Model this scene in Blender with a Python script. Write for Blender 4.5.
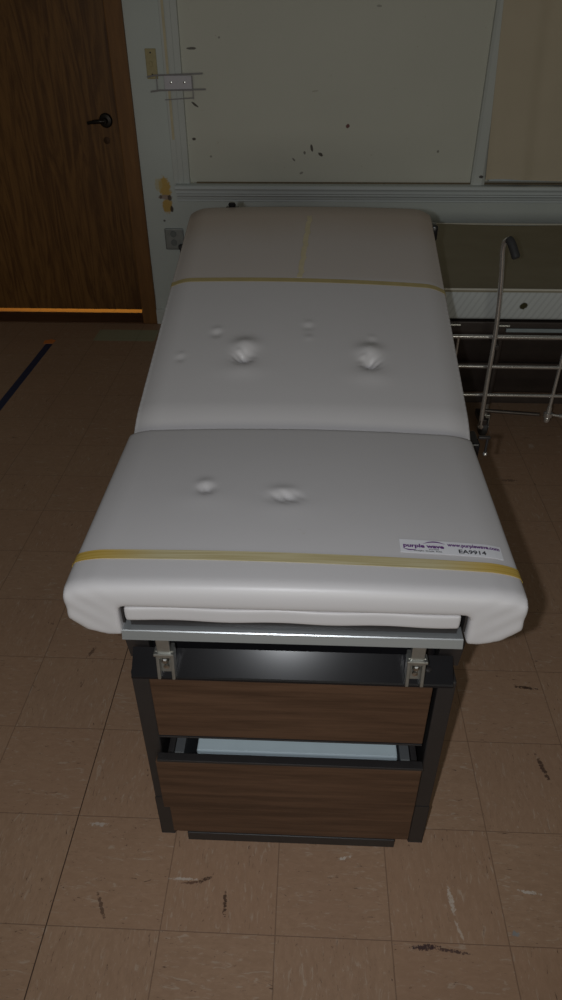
import bpy, bmesh, math, random
from mathutils import Vector, Matrix
from mathutils.bvhtree import BVHTree

random.seed(7)
SC = bpy.context.scene
COL = SC.collection
for o in list(bpy.data.objects):
    bpy.data.objects.remove(o)

# ------------------------------------------------------------------ camera
cam_d = bpy.data.cameras.new('camera')
cam = bpy.data.objects.new('camera', cam_d)
COL.objects.link(cam)
cam_d.sensor_fit = 'VERTICAL'
cam_d.sensor_height = 24.0
cam_d.lens = 0.683 * 24.0
cam_d.clip_start = 0.02
Rv, Uv, Fv = Vector((.999, .043, -.005)), Vector((-.021, .584, .812)), Vector((-.037, .811, -.584))
Fv.normalize(); Rv = (Rv - Fv * Rv.dot(Fv)).normalized(); Uv = Rv.cross(Fv)
M = Matrix((Rv, Uv, -Fv)).transposed().to_4x4()
M.translation = Vector((0, 0, 1.482))
cam.matrix_world = M
SC.camera = cam

# ------------------------------------------------------------------ light
world = bpy.data.worlds.new('world'); SC.world = world
world.use_nodes = True
bgn = world.node_tree.nodes['Background']
bgn.inputs['Color'].default_value = (1.0, 0.93, 0.74, 1)
bgn.inputs['Strength'].default_value = 0.034
# the camera's own flash, a little left of the lens
fl = bpy.data.lights.new('flash', 'SPOT')
fl.energy = 24.0
fl.color = (0.93, 0.96, 1.0)
fl.spot_size = math.radians(120); fl.spot_blend = 0.8
fl.shadow_soft_size = 0.010
flo = bpy.data.objects.new('flash', fl); COL.objects.link(flo)
FM = M.copy(); FM.translation = Vector((-.062, -.02, 1.485)); flo.matrix_world = FM
# weak fill light added out of view behind the camera, lifts the back wall
wl = bpy.data.lights.new('rear_fill', 'AREA'); wl.shape = 'RECTANGLE'; wl.size = 3.0; wl.size_y = 1.4
wl.energy = 31.0; wl.color = (1.0, 0.97, 0.84)
wlo = bpy.data.objects.new('rear_fill', wl); COL.objects.link(wlo); wlo.location = (0.6, -3.6, 1.7)
wlo.rotation_euler = (math.radians(90), 0, math.radians(0))
# warm lamp of the room behind the door, its light shows in the gap under the leaf
hl = bpy.data.lights.new('next_room_lamp', 'POINT')
hl.energy = 50.0; hl.color = (1.0, 0.52, 0.06); hl.shadow_soft_size = 0.1
hlo = bpy.data.objects.new('next_room_lamp', hl); COL.objects.link(hlo); hlo.location = (-1.45, 4.75, 1.2)

vs = SC.view_settings
vs.view_transform = 'Standard'
try: vs.look = 'None'
except Exception: pass
vs.exposure = 0.0; vs.gamma = 1.0; vs.use_curve_mapping = False

# ------------------------------------------------------------------ node helpers
def new_mat(name, rough=0.5, metal=0.0, spec=0.5, coat=0.0):
    m = bpy.data.materials.new(name); m.use_nodes = True
    b = m.node_tree.nodes['Principled BSDF']
    b.inputs['Roughness'].default_value = rough
    b.inputs['Metallic'].default_value = metal
    b.inputs['Specular IOR Level'].default_value = spec
    b.inputs['Coat Weight'].default_value = coat
    return m, m.node_tree, b

class N:
    """tiny node-graph writer"""
    def __init__(s, nt): s.nt = nt
    def node(s, t, **k):
        n = s.nt.nodes.new(t)
        for a, v in k.items(): setattr(n, a, v)
        return n
    def put(s, sock, v):
        if hasattr(v, 'links'): s.nt.links.new(v, sock)
        else: sock.default_value = v
    def math(s, op, a, b=0.0, c=None, clamp=False):
        n = s.node('ShaderNodeMath', operation=op); n.use_clamp = clamp
        s.put(n.inputs[0], a); s.put(n.inputs[1], b)
        if c is not None: s.put(n.inputs[2], c)
        return n.outputs[0]
    def pos(s):
        g = s.node('ShaderNodeNewGeometry'); x = s.node('ShaderNodeSeparateXYZ')
        s.nt.links.new(g.outputs['Position'], x.inputs[0]); return g.outputs['Position'], x.outputs
    def comb(s, x, y, z):
        n = s.node('ShaderNodeCombineXYZ')
        for i, v in enumerate((x, y, z)): s.put(n.inputs[i], v)
        return n.outputs[0]
    def noise(s, vec, scale, detail=4, rough=.55, dist=0.0):
        n = s.node('ShaderNodeTexNoise'); s.put(n.inputs['Vector'], vec)
        n.inputs['Scale'].default_value = scale; n.inputs['Detail'].default_value = detail
        n.inputs['Roughness'].default_value = rough; n.inputs['Distortion'].default_value = dist
        return n.outputs['Fac']
    def step(s, v, a, b):
        n = s.node('ShaderNodeMapRange'); n.interpolation_type = 'SMOOTHSTEP'
        s.put(n.inputs['Value'], v); n.inputs['From Min'].default_value = a; n.inputs['From Max'].default_value = b
        return n.outputs[0]
    def mix(s, f, a, b):
        n = s.node('ShaderNodeMix', data_type='RGBA')
        s.put(n.inputs[0], f); s.put(n.inputs[6], a); s.put(n.inputs[7], b); return n.outputs[2]
    def bump(s, h, strength, dist, b):
        n = s.node('ShaderNodeBump'); n.inputs['Strength'].default_value = strength
        n.inputs['Distance'].default_value = dist; s.put(n.inputs['Height'], h)
        s.nt.links.new(n.outputs[0], b.inputs['Normal'])
    def ell(s, u, v, u0, v0, ru, rv, ang=0.0, wob=None, soft=.35):
        """mask of an ellipse on a surface, edge roughened with wob"""
        du = s.math('SUBTRACT', u, u0); dv = s.math('SUBTRACT', v, v0)
        c, sn = math.cos(ang), math.sin(ang)
        p = s.math('ADD', s.math('MULTIPLY', du, c / ru), s.math('MULTIPLY', dv, sn / ru))
        q = s.math('ADD', s.math('MULTIPLY', du, -sn / rv), s.math('MULTIPLY', dv, c / rv))
        r = s.math('ADD', s.math('MULTIPLY', p, p), s.math('MULTIPLY', q, q))
        if wob is not None: r = s.math('ADD', r, wob)
        return s.math('SUBTRACT', 1.0, s.step(r, 1 - soft, 1 + soft))

def plain(name, col, rough=.5, metal=0, var=.12, scale=40, bump=0.0, spec=.5, coat=0.0, stretch=(1, 1, 1)):
    m, nt, b = new_mat(name, rough, metal, spec, coat); n = N(nt)
    P, _ = n.pos()
    mp = n.node('ShaderNodeMapping'); n.put(mp.inputs[0], P); mp.inputs['Scale'].default_value = stretch
    f = n.noise(mp.outputs[0], scale)
    lo = tuple(c * (1 - var) for c in col) + (1,); hi = tuple(min(1, c * (1 + var)) for c in col) + (1,)
    n.put(b.inputs['Base Color'], n.mix(f, lo, hi))
    if bump: n.bump(f, bump, .002, b)
    return m

def wood(name, dark, light, axis='x', scale=1.0, rough=.45, coat=0.0, contrast=(.35, .68), wave=.4, spec=.5):
    m, nt, b = new_mat(name, rough, 0, spec, coat); n = N(nt)
    P, x = n.pos()
    if axis == 'x': v = n.comb(n.math('MULTIPLY', x[0], 2.2), n.math('MULTIPLY', x[1], 30), n.math('MULTIPLY', x[2], 38))
    else: v = n.comb(n.math('MULTIPLY', x[0], 26), n.math('MULTIPLY', x[1], 26), n.math('MULTIPLY', x[2], 2.6))
    a = n.noise(v, scale, 6, .6, wave)
    fine = n.noise(v, scale * 4.5, 3, .6, .2)
    f = n.step(n.math('ADD', n.math('MULTIPLY', a, .75), n.math('MULTIPLY', fine, .25)), *contrast)
    n.put(b.inputs['Base Color'], n.mix(f, dark + (1,), light + (1,)))
    n.bump(fine, .12, .001, b)
    return m

# ------------------------------------------------------------------ materials
FX0, FY0, T = -.0434, .590, .2286

def floor_material():
    m, nt, b = new_mat('vinyl_floor_tile', .46, 0, .35); n = N(nt)
    P, x = n.pos()
    u = n.math('DIVIDE', n.math('SUBTRACT', x[0], FX0 - 40 * T), T); v = n.math('DIVIDE', n.math('SUBTRACT', x[1], FY0 - 40 * T), T)
    iu = n.math('FLOOR', u); iv = n.math('FLOOR', v)
    fu = n.math('FRACT', u); fv = n.math('FRACT', v)
    par = n.math('MODULO', n.math('ADD', iu, iv), 2.0)
    wn = n.node('ShaderNodeTexWhiteNoise'); wn.noise_dimensions = '2D'; n.put(wn.inputs['Vector'], n.comb(iu, iv, 0))
    rnd = wn.outputs['Value']
    inv = n.math('SUBTRACT', 1.0, par)
    a = n.math('ADD', n.math('MULTIPLY', x[0], par), n.math('MULTIPLY', x[1], inv))     # across the streaks
    c = n.math('ADD', n.math('MULTIPLY', x[1], par), n.math('MULTIPLY', x[0], inv))     # along the streaks
    sv = n.comb(n.math('MULTIPLY', a, 4.0), n.math('MULTIPLY', c, 1.4), n.math('MULTIPLY', rnd, 20.0))
    st1 = n.noise(sv, 26, 5, .68, .8)
    sv2 = n.comb(n.math('MULTIPLY', a, 6.0), n.math('MULTIPLY', c, 1.3), n.math('ADD', n.math('MULTIPLY', rnd, 20.0), 7.3))
    st2 = n.noise(sv2, 19, 4, .65, 1.2); st3 = n.noise(sv2, 27, 4, .65, 1.4)
    base = n.mix(n.step(st1, .3, .72), (.405, .256, .165, 1), (.475, .307, .202, 1))
    base = n.mix(n.math('MULTIPLY', rnd, .28), base, (.42, .245, .155, 1))
    big = n.noise(P, 2.3, 3)
    base = n.mix(n.math('MULTIPLY', n.step(big, .35, .75), .30), base, (.33, .20, .135, 1))
    base = n.mix(n.math('MULTIPLY', n.step(st2, .57, .69), .34), base, (.64, .56, .47, 1))
    base = n.mix(n.math('MULTIPLY', n.step(st3, .63, .70), .75), base, (.07, .035, .025, 1))
    scuff = n.noise(P, 160, 2)
    base = n.mix(n.math('MULTIPLY', n.step(scuff, .63, .72), .2), base, (.62, .52, .42, 1))
    # worn-in marks seen in front of the table
    wob = n.math('MULTIPLY', n.math('SUBTRACT', n.noise(P, 130, 4, .75), .46), 7.0)
    for (mx, my, rx, ry, ang, col, k) in (
        (.313, .668, .0055, .026, .10, (.80, .74, .66), .55), (.321, .612, .003, .022, .3, (.8, .74, .66), .4),
        (.098, .747, .014, .0035, .3, (.8, .76, .7), .6), (.477, .692, .022, .0035, -.15, (.8, .76, .7), .6),
        (.250, .581, .026, .0055, .1, (.045, .022, .03), .9), (.300, .576, .032, .0035, -.1, (.045, .022, .03), .8),
        (-.149, .645, .004, .026, .05, (.06, .03, .02), .85), (-.196, .690, .016, .004, .4, (.06, .03, .02), .85),
        (-.225, .683, .020, .003, .1, (.12, .06, .04), .8), (-.24, .69, .03, .003, 0, (.8, .76, .7), .5),
        (.430, .612, .008, .006, 0, (.25, .33, .38), .6), (-.45, .80, .02, .005, 0, (.75, .72, .68), .45),
        (-.40, .63, .004, .03, .5, (.07, .035, .025), .7), (-.46, 1.24, .006, .018, .1, (.05, .025, .02), .75),
        (-.60, 1.30, .006, .022, -.3, (.05, .025, .02), .6), (.60, 1.22, .03, .005, -.1, (.04, .02, .015), .9),
        (.58, .98, .006, .035, .2, (.05, .025, .02), .8), (.78, 2.22, .03, .010, 0, (.05, .025, .02), .5),
        (.93, 2.48, .012, .02, 0, (.7, .62, .55), .35)):
        base = n.mix(n.math('MULTIPLY', n.ell(x[0], x[1], mx, my, rx, ry, ang, wob), k), base, col + (1,))
    # pale green replacement tile piece near the doorway
    gx = n.math('MULTIPLY', n.step(x[0], -1.20, -1.19), n.math('SUBTRACT', 1.0, n.step(x[0], -.86, -.85)))
    gy = n.math('MULTIPLY', n.step(x[1], 3.52, 3.53), n.math('SUBTRACT', 1.0, n.step(x[1], 3.68, 3.69)))
    base = n.mix(n.math('MULTIPLY', n.math('MULTIPLY', gx, gy), .75), base, (.40, .44, .30, 1))
    # joints
    ju = n.math('MINIMUM', fu, n.math('SUBTRACT', 1.0, fu)); jv = n.math('MINIMUM', fv, n.math('SUBTRACT', 1.0, fv))
    lu = n.math('SUBTRACT', 1.0, n.step(ju, .002, .008)); lv = n.math('SUBTRACT', 1.0, n.step(jv, .002, .006))
    # the open joint running under the left of the table is darker than the rest
    op = n.math('SUBTRACT', 1.0, n.step(n.math('ABSOLUTE', n.math('SUBTRACT', x[0], FX0 - 2 * T)), .01, .02))
    ln = n.math('MAXIMUM', n.math('MULTIPLY', lu, n.math('ADD', .42, n.math('MULTIPLY', op, .55))), n.math('MULTIPLY', lv, .45))
    base = n.mix(ln, base, (.05, .028, .018, 1))
    n.put(b.inputs['Base Color'], base)
    n.put(b.inputs['Roughness'], n.math('ADD', .42, n.math('MULTIPLY', st1, .2)))
    n.bump(n.math('SUBTRACT', n.math('MULTIPLY', st1, .15), ln), .35, .0015, b)
    return m

def wall_material(name, col, marks=(), grime=.12):
    m, nt, b = new_mat(name, .55, 0, .3); n = N(nt)
    P, x = n.pos()
    f = n.noise(P, 3.0, 5); g = n.noise(P, 55, 3)
    base = n.mix(f, tuple(c * (1 - grime) for c in col) + (1,), tuple(min(1, c * (1 + grime * .5)) for c in col) + (1,))
    base = n.mix(n.math('MULTIPLY', n.step(g, .70, .78), .35), base, (.45, .40, .28, 1))
    wob = n.math('MULTIPLY', n.math('SUBTRACT', n.noise(P, 60, 3, .7), .5), 2.4)
    for (mx, mz, rx, rz, ang, c2, k) in marks:
        base = n.mix(n.math('MULTIPLY', n.ell(x[0], x[2], mx, mz, rx, rz, ang, wob), k), base, c2 + (1,))
    n.put(b.inputs['Base Color'], base)
    n.bump(n.noise(P, 130, 3), .12, .002, b)
    return m

DK = (.05, .035, .03)
M_floor = floor_material()
M_wall = wall_material('painted_plaster', (.66, .71, .69), marks=(
    (-.768, .728, .030, .052, .1, (.62, .40, .10), .95), (-.765, .640, .027, .036, -.1, (.60, .38, .09), .95),
    (-.800, .745, .020, .030, 0, (.62, .52, .26), .6), (-.770, .683, .036, .012, 0, (.40, .30, .26), .9),
    (-.795, .684, .008, .010, 0, DK, .6), (-.748, .680, .010, .014, 0, DK, .8),
    (-.742, .625, .008, .016, 0, DK, .9), (-.788, .567, .006, .006, 0, DK, .8), (-.895, .16, .014, .05, 0, (.45, .40, .34), .6)))
M_board = wall_material('painted_board', (.70, .70, .62), marks=(
    (-.01, .914, .006, .016, .2, DK, .9), (.035, .885, .012, .007, -.5, DK, .9), (-.045, .893, .006, .008, 0, DK, .7),
    (-.10, .862, .010, .004, -.8, DK, .7), (.165, 1.012, .010, .010, 0, (.16, .04, .04), .95), (-.583, 1.333, .024, .005, 0, DK, .8),
    (-.585, 1.105, .018, .005, -.6, DK, .9), (-.600, .954, .009, .006, 0, DK, .9), (-.45, 1.375, .006, .005, 0, DK, .5),
    (-.52, .875, .006, .005, 0, DK, .5), (.28, 1.49, .012, .005, 0, DK, .4), (.62, .90, .006, .006, 0, DK, .6),
    (-.06, .80, .009, .005, .4, DK, .5), (.0, 1.16, .014, .003, .1, (.4, .36, .28), .5)), grime=.06)
M_trim = wall_material('painted_trim', (.66, .69, .67), marks=((.845, .790, .010, .007, 0, DK, .9),), grime=.10)
M_ledge = wall_material('painted_window_ledge', (.72, .78, .80), grime=.10)
M_doorwood = wood('veneered_door', (.105, .042, .009), (.215, .100, .025), 'z', .62, .45, contrast=(.36, .64), wave=2.6)
M_casing = wood('door_casing_wood', (.175, .075, .017), (.235, .105, .026), 'z', 1.2, .55)
M_sillwood = wood('threshold_wood', (.10, .045, .02), (.16, .07, .03), 'x', 1.0, .6)
M_walnut = wood('walnut_laminate', (.062, .032, .018), (.140, .076, .045), 'x', 1.5, .42, contrast=(.28, .74))
M_frame = plain('dark_enamel_steel', (.030, .027, .027), .42, 0, .15, 30)
M_gloss = plain('glossy_black_steel', (.013, .0125, .014), .20, 0, .15, 30, spec=.28)
M_alu = plain('brushed_aluminium', (.47, .49, .50), .36, .65, .10, 60, stretch=(.05, 4, 4))
M_bracket = plain('cast_bracket_metal', (.46, .46, .43), .34, .8, .25, 70, bump=.2)
M_chrome = plain('worn_chrome', (.88, .86, .84), .22, .78, .25, 40)
M_rubber = plain('black_rubber', (.045, .045, .048), .6, 0, .2, 60)
M_tape = plain('yellowed_tape', (.60, .47, .17), .35, 0, .28, 18)
_n = N(M_tape.node_tree); _P, _x = _n.pos()
_b = M_tape.node_tree.nodes['Principled BSDF']
_old = _b.inputs['Base Color'].links[0].from_socket
_e = _n.step(_n.math('ABSOLUTE', _n.math('ADD', _x[0], .018)), .20, .34)
_st = _n.noise(_n.comb(_n.math('MULTIPLY', _x[0], 2.0), _n.math('MULTIPLY', _x[1], 90.0), 0), 3.0, 2)
_n.put(_b.inputs['Base Color'], _n.mix(_n.step(_st, .35, .65), _n.mix(_e, (.50, .42, .22, 1), (.56, .36, .06, 1)), _n.mix(_e, (.62, .55, .34, 1), (.66, .46, .11, 1))))
M_tapedull = plain('dull_yellow_tape', (.46, .37, .17), .4, 0, .18, 30)
M_tapepale = plain('faded_yellow_tape', (.62, .54, .36), .4, 0, .2, 25)
M_white = plain('white_plastic', (.72, .76, .78), .35, 0, .04, 30)
M_tray = plain('pale_blue_white_tray', (.62, .74, .80), .4, 0, .05, 30)
M_sticker = plain('white_sticker', (.84, .84, .88), .35, 0, .02, 30)
M_purple = plain('purple_print', (.13, .015, .20), .5, 0, .05, 30)
M_ink = plain('black_print', (.03, .03, .04), .5, 0, .05, 30)
M_ivory = plain('ivory_plate', (.46, .39, .20), .45, 0, .25, 60)
M_greyplate = plain('grey_metal_plate', (.34, .36, .36), .4, .5, .2, 50)
M_platewhite = plain('white_enamel_plate', (.62, .60, .66), .4, 0, .08, 30)
M_wire = plain('grey_wire', (.40, .39, .41), .4, .3, .15, 60)
M_navy = plain('dark_blue_tape', (.022, .036, .095), .5, 0, .25, 40)
M_orange = plain('flat_orange', (.85, .26, .06), .5, 0, .2, 60)
M_hall = plain('next_room_floor', (.55, .40, .22), .5, 0, .1, 20)
M_bed = plain('brown_bed_enamel', (.055, .043, .038), .4, .2, .25, 14)
M_bedgrey = plain('grey_bed_strip', (.30, .35, .37), .45, .2, .15, 30)
M_vinyl_bolt = plain('steel_bolt', (.6, .6, .58), .3, 1.0, .1, 40)

def vinyl(name, col, seed):
    m, nt, b = new_mat(name, .40, 0, .5); n = N(nt)
    P, x = n.pos()
    f = n.noise(n.comb(n.math('ADD', x[0], seed), x[1], x[2]), 4.5, 4)
    base = n.mix(n.math('MULTIPLY', f, .5), tuple(c for c in col) + (1,), tuple(c * .90 for c in col) + (1,))
    # the head end of the vinyl, beyond the tape, is tinted browner and darker
    head_tint = n.math('MULTIPLY', n.step(x[1], 1.772, 1.80), n.math('ADD', .55, n.math('MULTIPLY', n.step(n.math('ADD', x[1], n.math('MULTIPLY', f, .1)), 1.98, 2.16), .45)))
    base = n.mix(head_tint, base, (.52, .44, .375, 1))
    g = n.noise(P, 34, 3)
    base = n.mix(n.math('MULTIPLY', n.step(g, .71, .80), .18), base, (.42, .34, .24, 1))
    n.put(b.inputs['Base Color'], base)
    n.put(b.inputs['Roughness'], n.math('ADD', .36, n.math('MULTIPLY', f, .12)))
    h = n.math('ADD', n.math('MULTIPLY', n.noise(P, 420, 2), .5), n.math('MULTIPLY', n.noise(P, 16, 3), 1.6))
    n.bump(h, .10, .002, b)
    return m
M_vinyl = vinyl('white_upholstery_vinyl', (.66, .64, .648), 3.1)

def mattress_mat():
    m, nt, b = new_mat('ticking_mattress_cover', .8, 0, .2); n = N(nt)
    P, x = n.pos()
    g = n.node('ShaderNodeNewGeometry'); s = n.node('ShaderNodeSeparateXYZ'); nt.links.new(g.outputs['Normal'], s.inputs[0])
    top = n.step(s.outputs[2], .55, .8)
    w = n.math('SINE', n.math('MULTIPLY', n.math('ADD', x[0], n.math('MULTIPLY', x[2], -.55)), 260.0))
    side = n.mix(n.math('MULTIPLY', n.step(w, .2, .9), .35), (.55, .58, .58, 1), (.36, .38, .38, 1))
    wob = n.math('MULTIPLY', n.math('SUBTRACT', n.noise(P, 60, 3, .7), .5), 2.0)
    side = n.mix(n.ell(x[0], x[2], .795, .577, .014, .012, .4, wob), side, (.05, .045, .02, 1))
    nn = n.noise(P, 6, 4)
    tp = n.mix(nn, (.30, .265, .185, 1), (.40, .355, .26, 1))
    n.put(b.inputs['Base Color'], n.mix(top, side, tp))
    n.bump(n.noise(P, 200, 2), .2, .002, b)
    return m
M_mattress = mattress_mat()
M_piping = plain('pale_piping', (.62, .60, .52), .7, 0, .1, 50)

def curtain_mat():
    m, nt, b = new_mat('beige_curtain_cloth', .85, 0, .15); n = N(nt)
    P, x = n.pos()
    f = n.noise(P, 5, 4)
    n.put(b.inputs['Base Color'], n.mix(f, (.62, .54, .41, 1), (.70, .61, .47, 1)))
    n.bump(n.noise(P, 300, 2), .2, .001, b)
    return m
M_curtain = curtain_mat()

# ------------------------------------------------------------------ object helpers
BASE = {}
def base_of(p):
    return BASE.get(p.name, Vector((0, 0, 0))) if p else Vector((0, 0, 0))

def obj(name, bm, m, parent=None, smooth=False, auto=35):
    """link a bmesh, given in world coordinates, as one mesh object"""
    b0 = base_of(parent)
    if b0.length: bmesh.ops.translate(bm, verts=bm.verts, vec=-b0)
    bmesh.ops.recalc_face_normals(bm, faces=bm.faces)
    me = bpy.data.meshes.new(name); bm.to_mesh(me); bm.free()
    for mm in (m if isinstance(m, (list, tuple)) else [m]): me.materials.append(mm)
    if smooth:
        for p in me.polygons: p.use_smooth = True
        try: me.set_sharp_from_angle(angle=math.radians(auto))
        except Exception: pass
    o = bpy.data.objects.new(name, me); COL.objects.link(o)
    if parent:
        o.parent = parent
        if parent.name in BASE: BASE[o.name] = BASE[parent.name]
    return o

def tag(o, label=None, cat=None, group=None, kind=None):
    if label: o['label'] = label
    if cat: o['category'] = cat
    if group: o['group'] = group
    if kind: o['kind'] = kind
    return o

def thing(name, label, cat, loc, group=None):
    o = bpy.data.objects.new(name, None); COL.objects.link(o); o.location = loc
    o.empty_display_size = .05
    BASE[o.name] = Vector(loc)
    return tag(o, label, cat, group)

def add_box(bm, x0, x1, y0, y1, z0, z1, bev=0.0, seg=2, rot=None, org=None):
    r = bmesh.ops.create_cube(bm, size=1.0)
    vs_ = r['verts']
    for v in vs_:
        v.co = Vector(((x0 + x1) / 2 + v.co.x * (x1 - x0), (y0 + y1) / 2 + v.co.y * (y1 - y0), (z0 + z1) / 2 + v.co.z * (z1 - z0)))
    if bev:
        es = list({e for v in vs_ for e in v.link_edges})
        rr = bmesh.ops.bevel(bm, geom=es, offset=bev, segments=seg, profile=.5, affect='EDGES')
        vs_ = list({v for f in rr['faces'] for v in f.verts} | {v for v in vs_ if v.is_valid})
    if rot is not None:
        bmesh.ops.rotate(bm, verts=vs_, cent=org, matrix=rot)
    return bm

def box(x0, x1, y0, y1, z0, z1, bev=0.0, seg=2): return add_box(bmesh.new(), x0, x1, y0, y1, z0, z1, bev, seg)

def add_tube(bm, pts, r, seg=14, caps=True):
    """tube swept along a polyline; r is a number or one per point"""
    pts = [Vector(p) for p in pts]; n = len(pts)
    rs = r if isinstance(r, (list, tuple)) else [r] * n
    rings = []; up = None
    for i, p in enumerate(pts):
        t = (pts[min(i + 1, n - 1)] - pts[max(i - 1, 0)]).normalized()
        if up is None:
            up = Vector((0, 0, 1)) if abs(t.z) < .9 else Vector((1, 0, 0))
        a = t.cross(up).normalized(); b = a.cross(t).normalized(); up = b
        rings.append([bm.verts.new(p + (a * math.cos(2 * math.pi * k / seg) + b * math.sin(2 * math.pi * k / seg)) * rs[i]) for k in range(seg)])
    for i in range(n - 1):
        for k in range(seg):
            bm.faces.new((rings[i][k], rings[i][(k + 1) % seg], rings[i + 1][(k + 1) % seg], rings[i + 1][k]))
    if caps:
        bm.faces.new(list(reversed(rings[0]))); bm.faces.new(rings[-1])
    return bm

def tube(pts, r, seg=14): return add_tube(bmesh.new(), pts, r, seg)

def smooth_path(pts, k=6):
    """Catmull-Rom through pts"""
    P = [Vector(p) for p in pts]; P = [P[0] * 2 - P[1]] + P + [P[-1] * 2 - P[-2]]
    out = []
    for i in range(1, len(P) - 2):
        for j in range(k):
            t = j / k; a, b, c, d = P[i - 1:i + 3]
            out.append(.5 * ((2 * b) + (c - a) * t + (2 * a - 5 * b + 4 * c - d) * t * t + (-a + 3 * b - 3 * c + d) * t ** 3))
    out.append(P[-2]); return out

def add_lathe(bm, prof, cen, axis='z', seg=24):
    """revolve (r, h) pairs about an axis through cen"""
    rings = []
    for r, h in prof:
        ring = []
        for k in range(seg):
            a = 2 * math.pi * k / seg; c, s = r * math.cos(a), r * math.sin(a)
            p = {'z': (c, s, h), 'y': (c, h, s), 'x': (h, c, s)}[axis]
            ring.append(bm.verts.new(Vector(cen) + Vector(p)))
        rings.append(ring)
    for i in range(len(rings) - 1):
        for k in range(seg):
            bm.faces.new((rings[i][k], rings[i][(k + 1) % seg], rings[i + 1][(k + 1) % seg], rings[i + 1][k]))
    bm.faces.new(rings[0]); bm.faces.new(rings[-1]); return bm

def lathe(prof, cen, axis='z', seg=24): return add_lathe(bmesh.new(), prof, cen, axis, seg)

def add_prism(bm, poly, axis, a, b):
    """extrude a 2-D outline; axis 'y': poly is (x,z), axis 'x': poly is (y,z), axis 'z': poly is (x,y)"""
    def co(p, t): return {'y': (p[0], t, p[1]), 'x': (t, p[0], p[1]), 'z': (p[0], p[1], t)}[axis]
    A = [bm.verts.new(co(p, a)) for p in poly]; B = [bm.verts.new(co(p, b)) for p in poly]
    n = len(poly)
    bm.faces.new(A); bm.faces.new(list(reversed(B)))
    for i in range(n): bm.faces.new((A[i], A[(i + 1) % n], B[(i + 1) % n], B[i]))
    return bm
def prism(poly, axis, a, b): return add_prism(bmesh.new(), poly, axis, a, b)

def remeshed(bm, voxel, smooth_it, fn=None):
    """fuse overlapping closed shapes into one padded skin, then shape it with fn(co, normal)"""
    bmesh.ops.recalc_face_normals(bm, faces=bm.faces)
    me = bpy.data.meshes.new('tmp'); bm.to_mesh(me); bm.free()
    o = bpy.data.objects.new('tmp', me); COL.objects.link(o)
    r = o.modifiers.new('r', 'REMESH'); r.mode = 'VOXEL'; r.voxel_size = voxel
    s = o.modifiers.new('s', 'SMOOTH'); s.factor = .5; s.iterations = smooth_it
    dg = bpy.context.evaluated_depsgraph_get(); dg.update()
    ev = o.evaluated_get(dg); m2 = bpy.data.meshes.new_from_object(ev)
    bpy.data.objects.remove(o)
    out = bmesh.new(); out.from_mesh(m2); bpy.data.meshes.remove(m2)
    if fn:
        out.normal_update()
        new = [fn(v.co.copy(), v.normal.copy()) for v in out.verts]
        for v, c in zip(out.verts, new): v.co = c
    return out

def G(d, s): return math.exp(-(d / s) ** 2)

# ------------------------------------------------------------------ the setting
WY = 3.80
XL, XR = -2.6, 3.0
tag(obj('floor', box(XL, XR, -1.2, WY + .28, -.06, 0), M_floor), kind='structure')
tag(obj('floor_next_room', box(XL, -.2, WY + .28, 5.4, -.06, -.0005), M_hall), kind='structure')
# wall right of the doorway, with the two window recesses cut out as pieces of one mesh
bm = bmesh.new()
add_box(bm, -.93, -.64, WY, WY + .14, 0, 2.5)                 # pier between doorway and boarded window
add_box(bm, -.64, XR, WY, WY + .14, 0, .72)                  # under the windows
add_box(bm, -.64, XR, WY, WY + .14, 2.2, 2.5)                # above the windows
add_box(bm, .81, .87, WY + .02, WY + .14, .72, 2.2)
add_box(bm, 2.3, XR, WY, WY + .14, .72, 2.2)
add_box(bm, XL, -.93, WY, WY + .14, 2.10, 2.5)               # over the door
add_box(bm, XL, -2.05, WY, WY + .14, 0, 2.10)
tag(obj('wall_back', bm, M_wall), kind='structure')
# boarded-over window: flat painted board in its opening
w1 = tag(obj('window_1', box(-.636, .806, WY + .012, WY + .04, .752, 2.2, .003), M_board), kind='structure')
bm = bmesh.new()
for (a, b_, p) in ((-.716, -.690, .018), (-.690, -.664, .0205), (-.664, -.634, .0175)):
    add_box(bm, a, b_ + .0005, WY - p, WY + .02, .752, 2.25, .0025)
obj('casing', bm, M_trim, w1)
obj('casing_right', prism([(.800, WY - .012), (.812, WY - .020), (.852, WY - .020), (.868, WY - .010), (.868, WY + .03), (.800, WY + .03)], 'z', .752, 2.25), M_trim, w1)
# dark dirty joint along the foot of the board
obj('joint', box(-.60, 2.3, WY - .004, WY + .011, .7515, .757), plain('dirty_joint', (.20, .15, .09), .8, 0, .5, 40), w1)
# ledge and mouldings under the windows
bm = bmesh.new()
prof = [(WY + .01, .752), (WY - .060, .752), (WY - .066, .748), (WY - .066, .736), (WY - .058, .732), (WY - .052, .724),
        (WY - .050, .712), (WY - .040, .706), (WY - .040, .700), (WY - .026, .692), (WY - .020, .680), (WY - .012, .676), (WY - .012, .668), (WY, .664), (WY + .01, .664)]
add_prism(bm, prof, 'x', -.705, 2.35)
t1 = tag(obj('trim_1', bm, M_ledge, smooth=True, auto=20), kind='structure')
tag(obj('baseboard_back', prism([(WY, 0), (WY - .016, 0), (WY - .016, .070), (WY - .010, .082), (WY, .086)], 'x', -.884, XR), M_trim), kind='structure')
# second window with the curtain in front of it
w2 = tag(obj('window_2', box(.868, 2.3, WY + .07, WY + .09, .752, 2.2), M_board), kind='structure')
bm = bmesh.new(); add_box(bm, .90, 2.3, WY + .045, WY + .07, .756, .800, .004)
obj('window_frame', bm, M_ledge, w2)
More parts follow.
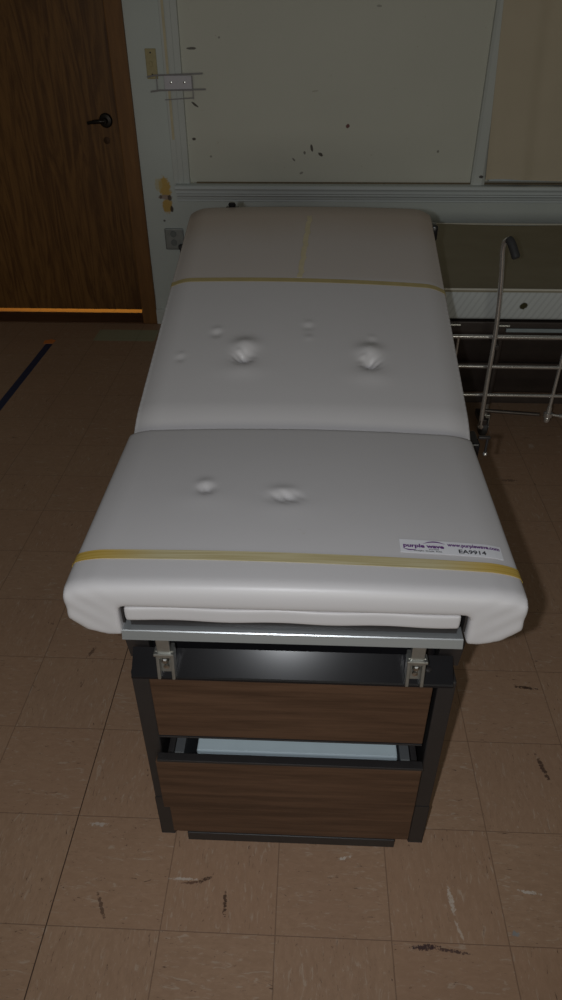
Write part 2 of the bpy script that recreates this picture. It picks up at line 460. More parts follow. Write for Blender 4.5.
# door
d1 = bmesh.new(); add_box(d1, -2.04, -.965, WY + .135, WY + .175, .027, 2.08, .003)
d1 = tag(obj('door_1', d1, M_doorwood), kind='structure')
h = lathe([(.0, 0), (.030, 0), (.034, -.004), (.034, -.010), (.028, -.016), (.014, -.018), (.012, -.050), (.0, -.050)], (-1.065, WY + .135, 1.022), 'y', 24)
add_tube(h, smooth_path([(-1.065, WY + .090, 1.022), (-1.09, WY + .082, 1.022), (-1.125, WY + .084, 1.019), (-1.150, WY + .090, 1.014)], 5), [.011] * 5 + [.010] * 5 + [.008] * 6, 12)
obj('door_handle', h, plain('dark_bronze', (.035, .030, .026), .35, .7, .2, 40), d1, smooth=True)
k = lathe([(0, 0), (.016, 0), (.017, -.006), (.0, -.007)], (-1.075, WY + .135, .93), 'y', 18)
obj('keyhole_plate', k, plain('brown_bronze', (.08, .04, .02), .4, .6, .2, 40), d1, smooth=True)
bm = bmesh.new()
add_box(bm, -.966, -.884, WY - .020, WY + .012, 0, 2.18, .004)
add_box(bm, -.956, -.930, WY, WY + .19, 0, 2.10)
add_box(bm, -2.14, -2.048, WY - .020, WY + .012, 0, 2.18, .004)
add_box(bm, -2.14, -.884, WY - .019, WY + .012, 2.09, 2.18, .004)
tag(obj('trim_2', bm, M_casing), kind='structure')
tag(obj('trim_3', box(-2.05, -.956, WY - .02, WY + .135, 0, .006, .002), M_sillwood), kind='structure')

# ------------------------------------------------------------------ exam table
CX = -.018
ET = thing('exam_table', 'white padded examination table with walnut drawers and yellow tape bands', 'examination table', (CX, 1.25, 0))
HW = .353
SX0, SX1 = CX - HW, CX + HW
YF, YB = .757, 1.243

# --- seat cushion: slab with two hanging side skirts, one skin
bm = bmesh.new()
SW = .3595
pr = [(YF + .004, .720), (YF, .728), (YF, .742)] + [(YF + .020 - .020 * math.cos(a), .744 + .020 * math.sin(a)) for a in [k * math.pi / 12 for k in range(1, 7)]] + [(YB - .006, .764), (YB, .758), (YB, .720)]
add_prism(bm, pr, 'x', CX - SW, CX + SW)
for s in (-1, 1):
    pr = [(CX + s * .275, .659), (CX + s * .300, .659), (CX + s * .332, .668), (CX + s * (SW - .001), .692), (CX + s * (SW - .001), .742), (CX + s * .275, .742)]
    add_prism(bm, pr, 'y', YF, YB)
def seat_fn(c, n):
    k = max(0, min(1, (c.z - .722) / .038))
    if k > 0:
        u = (c.x - CX) / HW; v = (c.y - (YF + YB) / 2) / ((YB - YF) / 2)
        c.z += k * (.011 * max(0, 1 - u * u) * (1 - .5 * max(0, -v) ** 2) - .008 * max(0, (abs(u) - .86) / .14) ** 2)
        for (x, y, s1, dpt, rx) in ((-.183, 1.014, .013, .0062, 1), (-.036, .991, .015, .0068, 1.6)):
            dx, dy = (c.x - x) / rx, c.y - y
            d = math.hypot(dx, dy)
            c.z -= k * dpt * G(d, s1) * (1 + .25 * math.sin(dx * 420 + dy * 260))
            c.z += k * dpt * .55 * G(math.hypot(dx + .004, dy - .020), .014)
            c.z += k * .0012 * G(math.hypot((c.x - x) * .6, dy + .025), .03)
    # soft gathers at the front corners
    for sx in (SX0, SX1):
        dx = abs(c.x - sx)
        if dx < .10 and c.y < YF + .10:
            w = G(dx, .06) * G(c.y - YF, .05)
            c += n * (.0005 * w * math.sin(c.z * 190 + dx * 150))
    return c
bm = remeshed(bm, .0042, 9, seat_fn)
seat_bvh = BVHTree.FromBMesh(bm)
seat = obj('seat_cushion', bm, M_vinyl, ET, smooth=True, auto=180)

# --- back cushion, tilted up towards the head end
AL = math.atan(.255); LB = .965
ORG = Vector((CX, 1.2445, .762))
TD = Vector((0, math.cos(AL), math.sin(AL))); ND = Vector((0, -math.sin(AL), math.cos(AL)))
def bk(x, t, h): return ORG + Vector((x, 0, 0)) + TD * t + ND * h
bm = bmesh.new()
def add_slab(bm, x0, x1, t0, t1, h0, h1, cr):
    """tilted slab with rounded plan corners at the head end"""
    poly = [(x0, t0), (x1, t0)]
    for k in range(7):
        a = k / 6 * math.pi / 2; poly.append((x1 - cr + cr * math.cos(a), t1 - cr + cr * math.sin(a)))
    for k in range(7):
        a = math.pi / 2 + k / 6 * math.pi / 2; poly.append((x0 + cr + cr * math.cos(a), t1 - cr + cr * math.sin(a)))
    A = [bm.verts.new(bk(x, t, h0)) for x, t in poly]; B = [bm.verts.new(bk(x, t, h1)) for x, t in poly]
    n = len(poly); bm.faces.new(A); bm.faces.new(list(reversed(B)))
    for i in range(n): bm.faces.new((A[i], A[(i + 1) % n], B[(i + 1) % n], B[i]))
add_slab(bm, -HW - .008, HW + .008, .002, LB + .006, -.062, .0, .018)
def back_fn(c, n):
    p = c - ORG; t = p.dot(TD); u = p.x / HW
    k = max(0, min(1, (p.dot(ND) + .058) / .050))
    if k > 0:
        dz = 0
        dz += .010 * max(0, 1 - u * u) * (1 - .3 * (2 * t / LB - 1) ** 2) - .012 * min(1, max(0, (abs(u) - .86) / .14)) ** 2
        dz -= .018 * max(0, 1 - t / .085) ** 2 + .008 * max(0, 1 - (LB - t) / .07) ** 2
        for (x, tt, s1, dpt, ph) in ((-.139, .238, .019, .017, .6), (.152, .222, .018, .017, -.5)):
            dx, dy = p.x - x, t - tt
            d = math.hypot(dx, dy)
            dz -= dpt * G(d, s1) * (1 + .20 * math.sin(dx * (260 if ph > 0 else -240) + dy * 330 + ph))
            dz += dpt * .55 * G(math.hypot(dx * .8, dy - .045), .022)
            dz += .003 * G(math.hypot(dx * .6, dy + .045), .026)
            dz += .0035 * G(math.hypot(dx + .012, dy - .020), .007)
        for (x, tt, s1, dpt) in ((-.212, .325, .012, .0032), (.008, .350, .012, .0022), (-.287, .232, .010, .0020), (.160, .300, .010, .0016), (.010, .31, .010, -.0012)):
            dx, dy = p.x - x, t - tt
            dz -= dpt * G(math.hypot(dx, dy), s1) - dpt * .7 * G(math.hypot(dx, dy - .018), s1 * .9)
        c = c + ND * (k * dz)
    c.x += .003 + .008 * t / LB
    return c
bm = remeshed(bm, .0042, 14, back_fn)
back_bvh = BVHTree.FromBMesh(bm)
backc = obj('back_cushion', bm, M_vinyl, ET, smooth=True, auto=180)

# --- ribbons that lie on the cushions
def ribbon(bvh, centre, across, w, off=.0008, nw=5, th=.0006):
    """strip following the cushion skin: centre = points outside the skin, across = width direction"""
    bm = bmesh.new(); rows = []
    across = Vector(across)
    for c in centre:
        row = []
        for j in range(nw):
            q = Vector(c) + across * (w * (j / (nw - 1) - .5))
            loc, nor, _, _ = bvh.find_nearest(q)
            if (q - loc).dot(nor) < 0: nor = -nor
            row.append((loc + nor * off, loc + nor * (off + th)))
        rows.append(row)
    lo = [[bm.verts.new(a) for a, b in r] for r in rows]; hi = [[bm.verts.new(b) for a, b in r] for r in rows]
    for i in range(len(rows) - 1):
        for j in range(nw - 1):
            bm.faces.new((hi[i][j], hi[i][j + 1], hi[i + 1][j + 1], hi[i + 1][j]))
            bm.faces.new((lo[i][j], lo[i + 1][j], lo[i + 1][j + 1], lo[i][j + 1]))
        bm.faces.new((lo[i][0], hi[i][0], hi[i + 1][0], lo[i + 1][0]))
        bm.faces.new((lo[i][-1], lo[i + 1][-1], hi[i + 1][-1], hi[i][-1]))
    for i in (0, len(rows) - 1):
        for j in range(nw - 1): bm.faces.new((lo[i][j], lo[i][j + 1], hi[i][j + 1], hi[i][j]))
    return bm

def over_path(half, depth, r, up=.012, n=60):
    """points (x, h) running up one side, over the top and down the other side, a little outside the pad"""
    pts = []
    H = half + up
    for k in range(8): pts.append((-H, -depth + (depth - r) * k / 8))
    for k in range(9):
        a = math.pi - k / 8 * math.pi / 2; pts.append((-H + r + up + (r + up) * math.cos(a), -r + (r + up) * math.sin(a)))
    for k in range(1, n): pts.append((-H + r + up + (2 * (H - r - up)) * k / n, up))
    for k in range(9):
        a = math.pi / 2 - k / 8 * math.pi / 2; pts.append((H - r - up + (r + up) * math.cos(a), -r + (r + up) * math.sin(a)))
    for k in range(1, 9): pts.append((H, -r - (depth - r) * k / 8))
    return pts

op = over_path(HW, .085, .02)
cen = [(CX + x, .828 - .006 * (x / HW), .764 + h) for x, h in op]
s1 = obj('tape_band', ribbon(seat_bvh, cen, (0, 1, 0), .022), M_tape, seat, smooth=True)
s1['label'] = 'yellowed tape band across the seat cushion'
op = over_path(HW, .055, .02)
cen = [bk(x + .009, .551 - .010 * (x / HW), h) for x, h in op]
s2 = obj('tape_band', ribbon(back_bvh, cen, TD, .017), M_tapedull, backc, smooth=True)
s2['label'] = 'thin yellowed tape band across the back cushion'
cen = [bk(-.012 + .022 * k / 24 + (.004 if k % 5 == 2 else 0), .565 + .325 * k / 24, .012) for k in range(25)]
s3 = obj('tape_strip', ribbon(back_bvh, cen, (1, 0, 0), .014, nw=4), M_tapepale, backc, smooth=True)
s3['label'] = 'faded yellow tape strip running lengthwise on the back cushion'

# --- sticker with lettering (the square code beside the number is left out)
SA = Vector((.154, .867, 0)); SB = Vector((.319, .8635, 0))
sx = (SB - SA).normalized(); sy = Vector((-sx.y, sx.x, 0)); SLn = (SB - SA).length; SH = .032
def on_seat(a, b, off):
    q = SA + sx * a + sy * b + Vector((0, 0, .80))
    hit = seat_bvh.ray_cast(q, Vector((0, 0, -1)))
    return hit[0] + hit[1] * off
def drape(bm, off):
    for v in bm.verts: v.co = on_seat(v.co.x, v.co.y, off + v.co.z)
def rect(bm, a0, a1, b0, b1, n=14, m=3, th=.0004):
    g = [[[bm.verts.new((a0 + (a1 - a0) * i / n, b0 + (b1 - b0) * j / m, z)) for j in range(m + 1)] for i in range(n + 1)] for z in (0, th)]
    for i in range(n):
        for j in range(m):
            bm.faces.new((g[1][i][j], g[1][i + 1][j], g[1][i + 1][j + 1], g[1][i][j + 1]))
            bm.faces.new((g[0][i][j], g[0][i][j + 1], g[0][i + 1][j + 1], g[0][i + 1][j]))
    for i in range(n):
        bm.faces.new((g[0][i][0], g[0][i + 1][0], g[1][i + 1][0], g[1][i][0])); bm.faces.new((g[0][i][m], g[1][i][m], g[1][i + 1][m], g[0][i + 1][m]))
    for j in range(m):
        bm.faces.new((g[0][0][j], g[1][0][j], g[1][0][j + 1], g[0][0][j + 1])); bm.faces.new((g[0][n][j], g[0][n][j + 1], g[1][n][j + 1], g[1][n][j]))
bm = bmesh.new(); rect(bm, 0, SLn, -SH / 2, SH / 2); drape(bm, .0006)
STK = obj('sticker', bm, M_sticker, ET); STK['label'] = 'white lot sticker with purple and black lettering'

def text_bm(txt, size, x, y, width=None, offset=0.0):
    """flat lettering mesh in sticker coordinates"""
    cu = bpy.data.curves.new('t', 'FONT'); cu.body = txt; cu.size = size; cu.resolution_u = 3; cu.offset = offset
    o = bpy.data.objects.new('t', cu); COL.objects.link(o)
    dg = bpy.context.evaluated_depsgraph_get(); dg.update()
    me = bpy.data.meshes.new_from_object(o.evaluated_get(dg)); bpy.data.objects.remove(o)
    b = bmesh.new(); b.from_mesh(me); bpy.data.meshes.remove(me)
    xs = [v.co.x for v in b.verts]; w = max(xs) - min(xs); m0 = min(xs)
    k = (width / w) if width else 1
    for v in b.verts: v.co = Vector(((v.co.x - m0) * k + x, v.co.y + y, 0))
    bmesh.ops.triangulate(b, faces=b.faces)
    return b
def lettering(name, b, m):
    drape(b, .0015); return obj(name, b, m, STK)
lettering('wordmark', text_bm('purple wave', .0120, .005, -.0030, .066, .0005), M_purple)
lettering('small_print', text_bm('AUCTION', .0036, .046, -.0078, .016, .0001), M_ink)
lettering('small_print', text_bm('Straight. Simple. Sold.', .0042, .021, -.0125, .046, .0001), M_ink)
lettering('web_address', text_bm('www.purplewave.com', .0112, .077, .0042, .085, .00042), M_purple)
lettering('lot_number', text_bm('EA9914', .0125, .094, -.0112, .044, .0003), M_ink)
def swoosh(pts, ws):
    b = bmesh.new(); top = []; bot = []
    for (x, y), w in zip(pts, ws):
        top.append(b.verts.new((x, y + w, 0))); bot.append(b.verts.new((x, y - w, 0)))
    for i in range(len(pts) - 1): b.faces.new((bot[i], bot[i + 1], top[i + 1], top[i]))
    return b
nn_ = 14
lettering('swoosh', swoosh([(.038 + .036 * i / nn_, .0050 + .0075 * math.sin(math.pi * (.08 + .80 * i / nn_))) for i in range(nn_ + 1)], [.0002 + .0013 * math.sin(math.pi * i / nn_) for i in range(nn_ + 1)]), M_purple)
lettering('swoosh', swoosh([(.004 + .022 * i / nn_, -.0050 - .0050 * math.sin(math.pi * (.1 + .7 * i / nn_))) for i in range(nn_ + 1)], [.0002 + .0011 * math.sin(math.pi * i / nn_) for i in range(nn_ + 1)]), M_purple)

# --- foot-extension pad in the notch, the steel slot under it and the aluminium rail
bm = bmesh.new(); add_box(bm, CX - .268, CX + .264, .764, 1.10, .688, .7165)
def pad_fn(c, n):
    if n.y < -.3: c += n * (.0012 * math.sin(c.x * 38))
    return c
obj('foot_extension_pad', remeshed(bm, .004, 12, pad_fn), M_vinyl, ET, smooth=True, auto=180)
bm = bmesh.new()
add_box(bm, CX - .262, CX + .262, .772, 1.20, .6705, .687)
for s in (-1, 1): add_box(bm, CX + s * .2715 - .0018, CX + s * .2715 + .0018, .768, 1.20, .6785, .719)
obj('extension_track', bm, M_frame, ET)
rl = prism([(.757, .651), (.7585, .6495), (.790, .6495), (.790, .668), (.7630, .668), (.7615, .6665)], 'x', CX - .276, CX + .272)
obj('front_rail', rl, M_alu, ET)

# --- steel body
ou, iu_ = .286, .256
bm = bmesh.new()
side = [(.788, .026), (.788, .560), (.812, .640), (1.95, .640), (1.95, .0), (.86, .0), (.86, .026)]
for s, nm in ((-1, 'side_panel'), (1, 'side_panel')):
    a, b_ = sorted((CX + s * ou, CX + s * (iu_ - .002)))
    bmp = bmesh.new()
    add_box(bmp, a, b_, .788, 1.90, .0, .533, .003)
    o_ = obj(nm, bmp, M_frame, ET)
for s in (-1, 1):   # foot block standing proud at the bottom of each post
    a, b_ = sorted((CX + s * (ou - .0), CX + s * (iu_ - .0)))
    obj('foot_block', box(a, b_, .7873, .7879, .0, .142, .001), M_frame, ET)
bm = bmesh.new()
add_box(bm, CX - .252, CX + .252, .83, 1.89, .519, .660, .004)
add_box(bm, CX - .240, CX + .240, .90, 1.20, .660, .6715, .001)
obj('upper_box', bm, M_gloss, ET)
for s in (-1, 1):
    gus = prism([(.826, .5325), (.812, .600), (.812, .646), (1.85, .646), (1.85, .5325)], 'x', *sorted((CX + s * .2535, CX + s * .293)))
    obj('seat_rail', gus, M_frame, ET)
# sloping black front plate between the seat and the drawers
bm2 = bmesh.new()
add_prism(bm2, [(.774, .534), (.774, .5385), (.776, .541), (.8105, .5750), (.8115, .5735), (.8115, .571), (.781, .541), (.780, .534)], 'x', CX - .280, CX + .276)
lg = obj('front_ledge', bm2, M_gloss, ET)
for bx in (-.250, .215):
    obj('bolt', lathe([(0, 0), (.007, 0), (.007, .003), (.004, .005), (0, .005)], (bx, .7935, .558), 'z', 12), M_frame, lg, smooth=True)
obj('back_panel', box(CX - .252, CX + .252, 1.872, 1.90, .02, .52, .002), M_frame, ET)

# --- cast stirrup sockets standing on the ledge
def socket(x):
    b = bmesh.new(); y0 = .770; w = .0145
    tilt = Matrix.Rotation(math.radians(-8), 3, 'X'); og = Vector((x, y0, .542))
    add_box(b, x - w, x + w, y0 + .010, y0 + .022, .5475, .604, .002, 2, tilt, og)
    for s in (-1, 1):
        add_box(b, x + s * (w - .002) - .003, x + s * (w - .002) + .003, y0 - .004, y0 + .010, .5425, .6055, .0015, 2, tilt, og)
    add_box(b, x - .0115, x + .0115, y0 + .002, y0 + .012, .590, .640, .002, 2)
    add_box(b, x - w - .003, x + w + .003, y0 - .002, y0 + .018, .598, .604, .0015, 2)
    o = obj('stirrup_socket', b, M_bracket, ET)
    obj('bolt', lathe([(0, 0), (.0065, 0), (.0065, -.006), (.004, -.008), (0, -.008)], (x, y0 + .009, .582), 'y', 6), M_vinyl_bolt, o)
    obj('bolt', lathe([(0, 0), (.005, 0), (.005, -.004), (0, -.005)], (x, y0 + .009, .566), 'y', 12), M_vinyl_bolt, o, smooth=True)
socket(-.234); socket(.190)

# --- drawers and lower panel
dx0, dx1 = CX - .2535, CX + .2455
top = obj('drawer', box(dx0, dx1, .7845, .800, .359, .5320, .0015), M_walnut, ET)
obj('drawer_edge', box(dx0, dx1, .7835, .8005, .3535, .3568, .001), M_frame, top)
obj('drawer_box', box(CX - .235, CX + .235, .8015, 1.30, .375, .49, .002), M_frame, top)
# lower drawer, slid forward, its box open to the top
ddy = .764
dr = obj('drawer', box(dx0 - .009, dx1 + .003, ddy, ddy + .014, .144, .304, .0015), M_walnut, ET)
obj('drawer_edge', box(dx0 - .005, dx1 + .005, ddy - .0012, ddy + .016, .3045, .3110, .001), M_frame, dr)
bm = bmesh.new()
for s in (-1, 1):
    a = CX + s * .218
    add_box(bm, a - .009, a + .009, ddy + .0165, 1.25, .15, .312, .001)
add_box(bm, CX - .209, CX + .209, 1.235, 1.25, .15, .312)
add_box(bm, CX - .209, CX + .209, ddy + .0165, 1.235, .15, .156)
obj('drawer_box', bm, plain('grey_drawer_steel', (.17, .18, .19), .45, .4, .15, 40), dr)
for s in (-1, 1):
    a = CX + s * .237
    g = box(a - .006, a + .006, .790, 1.25, .275, .300, .001)
    obj('drawer_slide', g, M_frame, ET, smooth=True)
bm = bmesh.new(); add_box(bm, CX - .186, CX + .205, ddy + .026, 1.15, .1575, .306, .003)
tr = obj('white_tray', bm, M_tray, None)
tag(tr, 'pale blue-white flat box lying inside the open lower drawer', 'box')
obj('lower_panel', box(CX - .2545, CX + .2515, .7760, .787, .030, .142, .0015), M_walnut, ET)
obj('lower_cabinet', box(CX - .248, CX + .234, .7875, 1.86, .030, .118), M_frame, ET)
obj('base_plate', box(CX - .225, CX + .224, .7735, 1.80, .0, .0290, .002), M_frame, ET)

# --- support under the raised back, hinges, head-end fittings
bm = bmesh.new(); add_slab(bm, -.30, .30, .02, LB - .06, -.078, -.0655, .02)
obj('backboard', bm, M_frame, ET)
for s in (-1, 1):
    a = CX + s * .20
    obj('support_strut', tube([(a, 1.60, .655), tuple(bk(s * .20, .70, -.080))], .010, 10), M_chrome, ET, smooth=True)
# hinge bracket sticking out at the right, between the two cushions
bm = bmesh.new()
add_box(bm, .2755, .372, 1.300, 1.340, .630, .642, .002)
add_box(bm, .350, .374, 1.285, 1.345, .642, .716, .004)
hb = obj('hinge_bracket', bm, M_gloss, ET)
bm = box(.374, .400, 1.308, 1.316, .714, .721, .002)
add_tube(bm, [(.3945, 1.312, .716), (.3935, 1.308, .682)], .003, 10)
obj('hinge_rod', bm, M_frame, ET, smooth=True)
obj('rod_tip', lathe([(0, -.004), (.004, -.003), (.005, 0), (.004, .003), (0, .004)], (.3935, 1.307, .679), 'z', 12), M_chrome, ET, smooth=True)
hd = bk(0, LB, 0)
b = box(CX - .245, CX - .205, hd.y - .004, hd.y + .022, hd.z - .085, hd.z - .004, .004)
add_lathe(b, [(0, 0), (.010, .001), (.012, .006), (.008, .012), (0, .013)], (CX - .225, hd.y + .010, hd.z - .0045), 'z', 16)
obj('paper_roll_bracket', b, M_gloss, ET, smooth=True)
q = bk(.376, .895, -.030)
b = box(q.x - .007, q.x + .010, q.y - .022, q.y + .030, q.z - .030, q.z + .012, .004)
obj('paper_roll_bracket', b, M_gloss, ET, smooth=True)
obj('paper_roll_rod', tube([(CX - .225, hd.y + .012, hd.z - .075), (CX + .340, hd.y + .012, hd.z - .075)], .006, 12), M_chrome, ET, smooth=True)

# ------------------------------------------------------------------ bed behind the table
BY = 2.47
BD = thing('hospital_bed', 'dark hospital bed frame with chrome side rails carrying the old mattress', 'bed', (1.25, 3.0, 0))
bm = bmesh.new()
add_box(bm, .36, 2.16, BY + .055, BY + .105, .440, .515, .004)
add_box(bm, .36, 2.16, 3.45, 3.50, .440, .515, .004)
add_box(bm, .36, .41, BY + .105, 3.45, .440, .515); add_box(bm, 2.11, 2.16, BY + .105, 3.45, .440, .515)
obj('bed_frame', bm, M_bed, BD)
obj('deck', box(.41, 2.11, BY + .105, 3.45, .500, .522), M_bed, BD)
obj('frame_strip', box(.745, 1.90, BY + .046, BY + .0545, .478, .492, .002), M_bedgrey, BD)
for (x, z) in ((.55, .505), (.735, .503)):
    obj('frame_hook', tube([(x - .02, BY + .048, z), (x + .02, BY + .048, z)], .005, 10), M_bracket, BD, smooth=True)
# dark folded underframe
obj('under_panel', prism([(BY + .13, .42), (BY + .15, .42), (BY + .26, .13), (BY + .24, .13)], 'x', .43, 2.08), M_bed, BD)
bm = bmesh.new()
add_box(bm, .45, 2.06, BY + .105, BY + .125, .300, .325); add_box(bm, .45, 2.06, BY + .16, BY + .19, .120, .150)
obj('cross_member', bm, M_bed, BD)
# side rail: three rods joined by uprights
rail = obj('side_rail', tube([(.40, BY, .479), (2.05, BY, .476)], .0078, 14), M_chrome, BD, smooth=True)
obj('rod', tube([(.40, BY, .359), (2.05, BY, .355)], .0068, 14), M_chrome, rail, smooth=True)
obj('rod', tube([(.40, BY, .238), (2.05, BY, .235)], .0068, 14), M_chrome, rail, smooth=True)
for (x, z0, z1, r) in ((.560, .358, .476, .0048), (.962, .150, .476, .0068), (1.50, .150, .476, .0068), (2.0, .150, .476, .0068)):
    obj('upright', tube([(x, BY + .0, z0), (x, BY + .0, z1)], r, 12), M_chrome, rail, smooth=True)
for x in (.962, 1.50):
    b = lathe([(0, -.030), (.010, -.028), (.013, -.016), (.010, -.008), (.018, -.004), (.018, .012), (.010, .016), (.009, .040), (0, .042)], (x, BY, .150), 'z', 16)
    add_tube(b, [(x + .010, BY - .002, .155), (x + .050, BY - .004, .150)], .005, 10)
    add_lathe(b, [(0, -.010), (.009, -.006), (.009, .006), (0, .010)], (x + .052, BY - .004, .150), 'x', 12)
    obj('rail_fitting', b, M_chrome, rail, smooth=True)
obj('lower_bar', tube([(.702, BY + .010, .163), (.930, BY + .010, .148)], .0075, 12), plain('dull_steel', (.20, .18, .17), .4, .9, .2, 40), BD, smooth=True)
for (x, y) in ((.46, BY + .09), (.46, 3.44), (2.05, BY + .09), (2.05, 3.44)):
    obj('leg', tube([(x, y, .08), (x, y, .445)], .020, 14), M_bed, BD, smooth=True)
for (x, y) in ((.742, BY + .10), (.46, 3.44), (2.05, BY + .09), (2.05, 3.44)):
    b = lathe([(0, -.014), (.034, -.014), (.040, -.009), (.040, .009), (.034, .014), (0, .014)], (x, y, .0405), 'x', 24)
    w_ = obj('caster', b, M_rubber, BD, smooth=True)
    b = box(x - .019, x - .0155, y - .012, y + .012, .032, .100); add_box(b, x + .0155, x + .019, y - .012, y + .012, .032, .100)
    add_box(b, x - .019, x + .019, y - .013, y + .013, .0845, .100, .002); add_tube(b, [(x - .022, y, .0405), (x + .022, y, .0405)], .009, 12)
    add_tube(b, [(x, y, .098), (x, y, .15)], .010, 12)
    obj('caster_fork', b, M_bracket, w_)
obj('caster_leg', tube([(.742, BY + .10, .15), (.742, BY + .09, .441)], .012, 12), M_bed, BD, smooth=True)
# tall curved handle
path = smooth_path([(0.699, 2.432, 0.12), (0.692, 2.43, 0.126), (0.686, 2.43, 0.298), (0.683, 2.43, 0.493), (0.676, 2.43, 0.613), (0.668, 2.425, 0.687), (0.658, 2.42, 0.761), (0.65, 2.415, 0.81), (0.65, 2.405, 0.839), (0.657, 2.39, 0.854)], 5)
hp = obj('handle_tube', tube(path, .0088, 16), M_chrome, BD, smooth=True)
g = smooth_path([(0.657, 2.39, 0.854), (0.665, 2.375, 0.844), (0.675, 2.355, 0.82), (0.681, 2.345, 0.804)], 5)
rs = [.0125] + [.0140] * (len(g) - 2) + [.011]
obj('rubber_grip', tube(g, rs, 18), M_rubber, hp, smooth=True)
obj('handle_clamp', box(.684, .712, BY - .048, BY + .052, .125, .150, .003), M_bed, BD)
obj('handle_clamp', box(.688, .704, BY - .050, BY + .056, .4455, .462, .003), M_bed, BD)

# mattress
mx0, mx1, my0, my1 = .34, 2.16, BY + .056, 3.50
bm = bmesh.new(); add_box(bm, mx0, mx1, my0, my1, .5225, .632, .014, 3)
bmesh.ops.subdivide_edges(bm, edges=[e for e in bm.edges if e.calc_length() > .3], cuts=30, use_grid_fill=True)
for v in bm.verts:
    if v.co.z > .62: v.co.z += .004 * math.sin(v.co.x * 7 + 1) * math.sin(v.co.y * 5)
mt = obj('mattress', bm, M_mattress, None, smooth=True)
tag(mt, 'old tan-topped mattress with striped white side lying on the bed', 'mattress')
bm = bmesh.new()
def loop(z, o_):
    r = .03; pts = []
    for cx, cy, a0 in ((mx1 - r, my1 - r, 0), (mx0 + r, my1 - r, 90), (mx0 + r, my0 + r, 180), (mx1 - r, my0 + r, 270)):
        for k in range(6):
            a = math.radians(a0 + 90 * k / 5); pts.append((cx + (r + o_) * math.cos(a), cy + (r + o_) * math.sin(a), z + .003 * math.sin(cx * 9 + k)))
    return pts + [pts[0]]
add_tube(bm, loop(.634, -.006), .0042, 8)
obj('piping', bm, M_piping, mt, smooth=True)

# ------------------------------------------------------------------ small things on wall and floor
# ivory switch plate
s = box(-.801, -.749, WY - .007, WY - .0005, 1.212, 1.334, .003)
sp = obj('switch_plate', s, M_ivory, None); tag(sp, 'ivory wall switch plate beside the wooden door casing, high on the wall', 'light switch')
obj('switch_toggle', box(-.780, -.770, WY - .016, WY - .0075, 1.262, 1.284, .002), M_ivory, sp)
for z in (1.230, 1.318): obj('screw', lathe([(0, 0), (.004, 0), (.003, -.0018), (0, -.002)], (-.775, WY - .0072, z), 'y', 10), M_frame, sp, smooth=True)
# white fixture plate with wires
FY = WY - .030
p = thing('wire_rack', 'small white wall plate with thin horizontal wires across the window casing', 'wall bracket', (-.648, FY, 1.165))
obj('plate', box(-.716, -.585, FY - .006, FY, 1.165, 1.228, .002), M_platewhite, p)
for x in (-.684, -.620): obj('screw', lathe([(0, 0), (.006, 0), (.005, -.002), (0, -.003)], (x, FY - .0063, 1.200), 'y', 14), M_vinyl_bolt, p, smooth=True)
obj('wire', tube([(-.795, FY - .004, 1.222), (-.760, FY - .008, 1.229), (-.53, FY - .008, 1.236)], .0035, 8), M_wire, p, smooth=True)
obj('wire', tube([(-.785, FY - .004, 1.162), (-.74, FY - .008, 1.168), (-.52, FY - .008, 1.172)], .0035, 8), M_wire, p, smooth=True)
obj('wire', tube([(-.720, FY - .002, 1.128), (-.580, FY - .002, 1.136)], .0022, 8), M_wire, p, smooth=True)
for x in (-.752, -.582): obj('wire', tube([(x, FY - .004, 1.13 if x > -.6 else 1.165), (x, FY - .004, 1.228)], .0022, 8), M_wire, p, smooth=True)
# yellowed tape strip down the casing
tp = obj('wall_tape', box(-.704, -.692, WY - .0195, WY - .0183, .955, 2.1), M_tapepale, None)
tag(tp, 'narrow yellowed tape strip running down the window casing', 'tape')
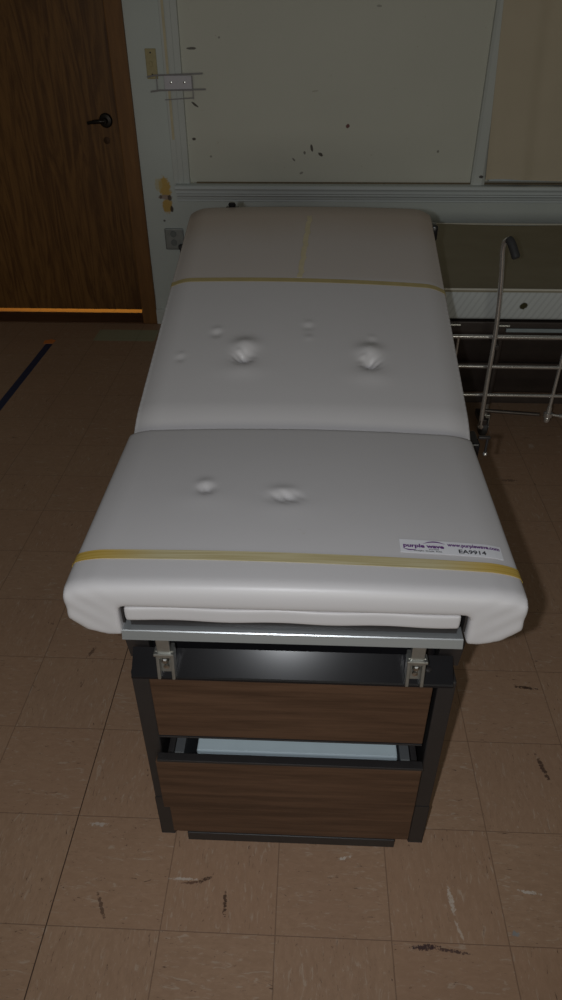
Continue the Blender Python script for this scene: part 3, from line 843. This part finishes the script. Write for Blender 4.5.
# grey outlet plate with plug and cord
s = box(-.792, -.690, WY - .010, WY - .0005, .418, .528, .006, 3)
op_ = obj('outlet_plate', s, M_greyplate, None); tag(op_, 'grey metal outlet plate low on the wall behind the table', 'outlet')
for z in (.500, .455): obj('socket', lathe([(0, 0), (.017, 0), (.016, -.003), (0, -.003)], (-.745, WY - .0102, z), 'y', 20), plain('dark_socket', (.2, .22, .22), .4, 0, .1, 40), op_, smooth=True)
pl = lathe([(0, 0), (.014, 0), (.016, -.010), (.011, -.030), (0, -.032)], (-.706, WY - .0135, .436), 'y', 18)
pg = obj('plug', pl, M_rubber, None, smooth=True); tag(pg, 'black plug and cord hanging from the grey outlet plate', 'plug')
obj('cord', tube(smooth_path([(-.706, WY - .044, .432), (-.704, WY - .052, .410), (-.700, WY - .040, .33), (-.69, WY - .035, .20), (-.66, WY - .045, .06), (-.60, WY - .08, .007), (-.40, WY - .16, .0055), (-.1, WY - .20, .0055)], 6), .0045, 8), M_rubber, pg, smooth=True)
# curtain
bm = bmesh.new(); nx, nz = 120, 24; sheets = []
for off in (0, .004):
    g1 = []
    for j in range(nz + 1):
        row = []
        z = .778 + (2.15 - .778) * j / nz
        for i in range(nx + 1):
            u = i / nx; k = j / nz
            x = .866 - .075 * k * (1 - u) + (2.2 - .868) * u
            y = WY - .034 + off + .010 * math.sin(u * 38 + 1.2 * math.sin(k * 4)) + .002 * math.sin(u * 83 + k * 3)
            row.append(bm.verts.new((x, y, z + .004 * math.sin(u * 20))))
        g1.append(row)
    sheets.append(g1)
A, B = sheets
for j in range(nz):
    for i in range(nx):
        bm.faces.new((A[j][i], A[j][i + 1], A[j + 1][i + 1], A[j + 1][i])); bm.faces.new((B[j][i], B[j + 1][i], B[j + 1][i + 1], B[j][i + 1]))
for i in range(nx):
    bm.faces.new((A[0][i], B[0][i], B[0][i + 1], A[0][i + 1])); bm.faces.new((A[nz][i], A[nz][i + 1], B[nz][i + 1], B[nz][i]))
for j in range(nz):
    bm.faces.new((A[j][0], A[j + 1][0], B[j + 1][0], B[j][0])); bm.faces.new((A[j][nx], B[j][nx], B[j + 1][nx], A[j + 1][nx]))
cu = obj('curtain', bm, M_curtain, None, smooth=True, auto=60)
tag(cu, 'beige cloth curtain hanging in front of the right-hand window', 'curtain')
# tape line on the floor
bm = bmesh.new(); add_box(bm, -1.440, -1.402, 2.30, 3.47, .0, .0008)
tag(obj('floor_tape', bm, M_navy, None), 'dark blue tape line stuck along the floor tiles', 'tape')
bm = prism([(-1.455, 3.475), (-1.405, 3.480), (-1.400, 3.52), (-1.430, 3.535), (-1.462, 3.515)], 'z', 0, .0012)  # thin orange patch just beyond the end of the blue line
tag(obj('orange_patch', bm, M_orange, None), 'small orange patch at the far end of the blue floor tape', 'tape scrap')
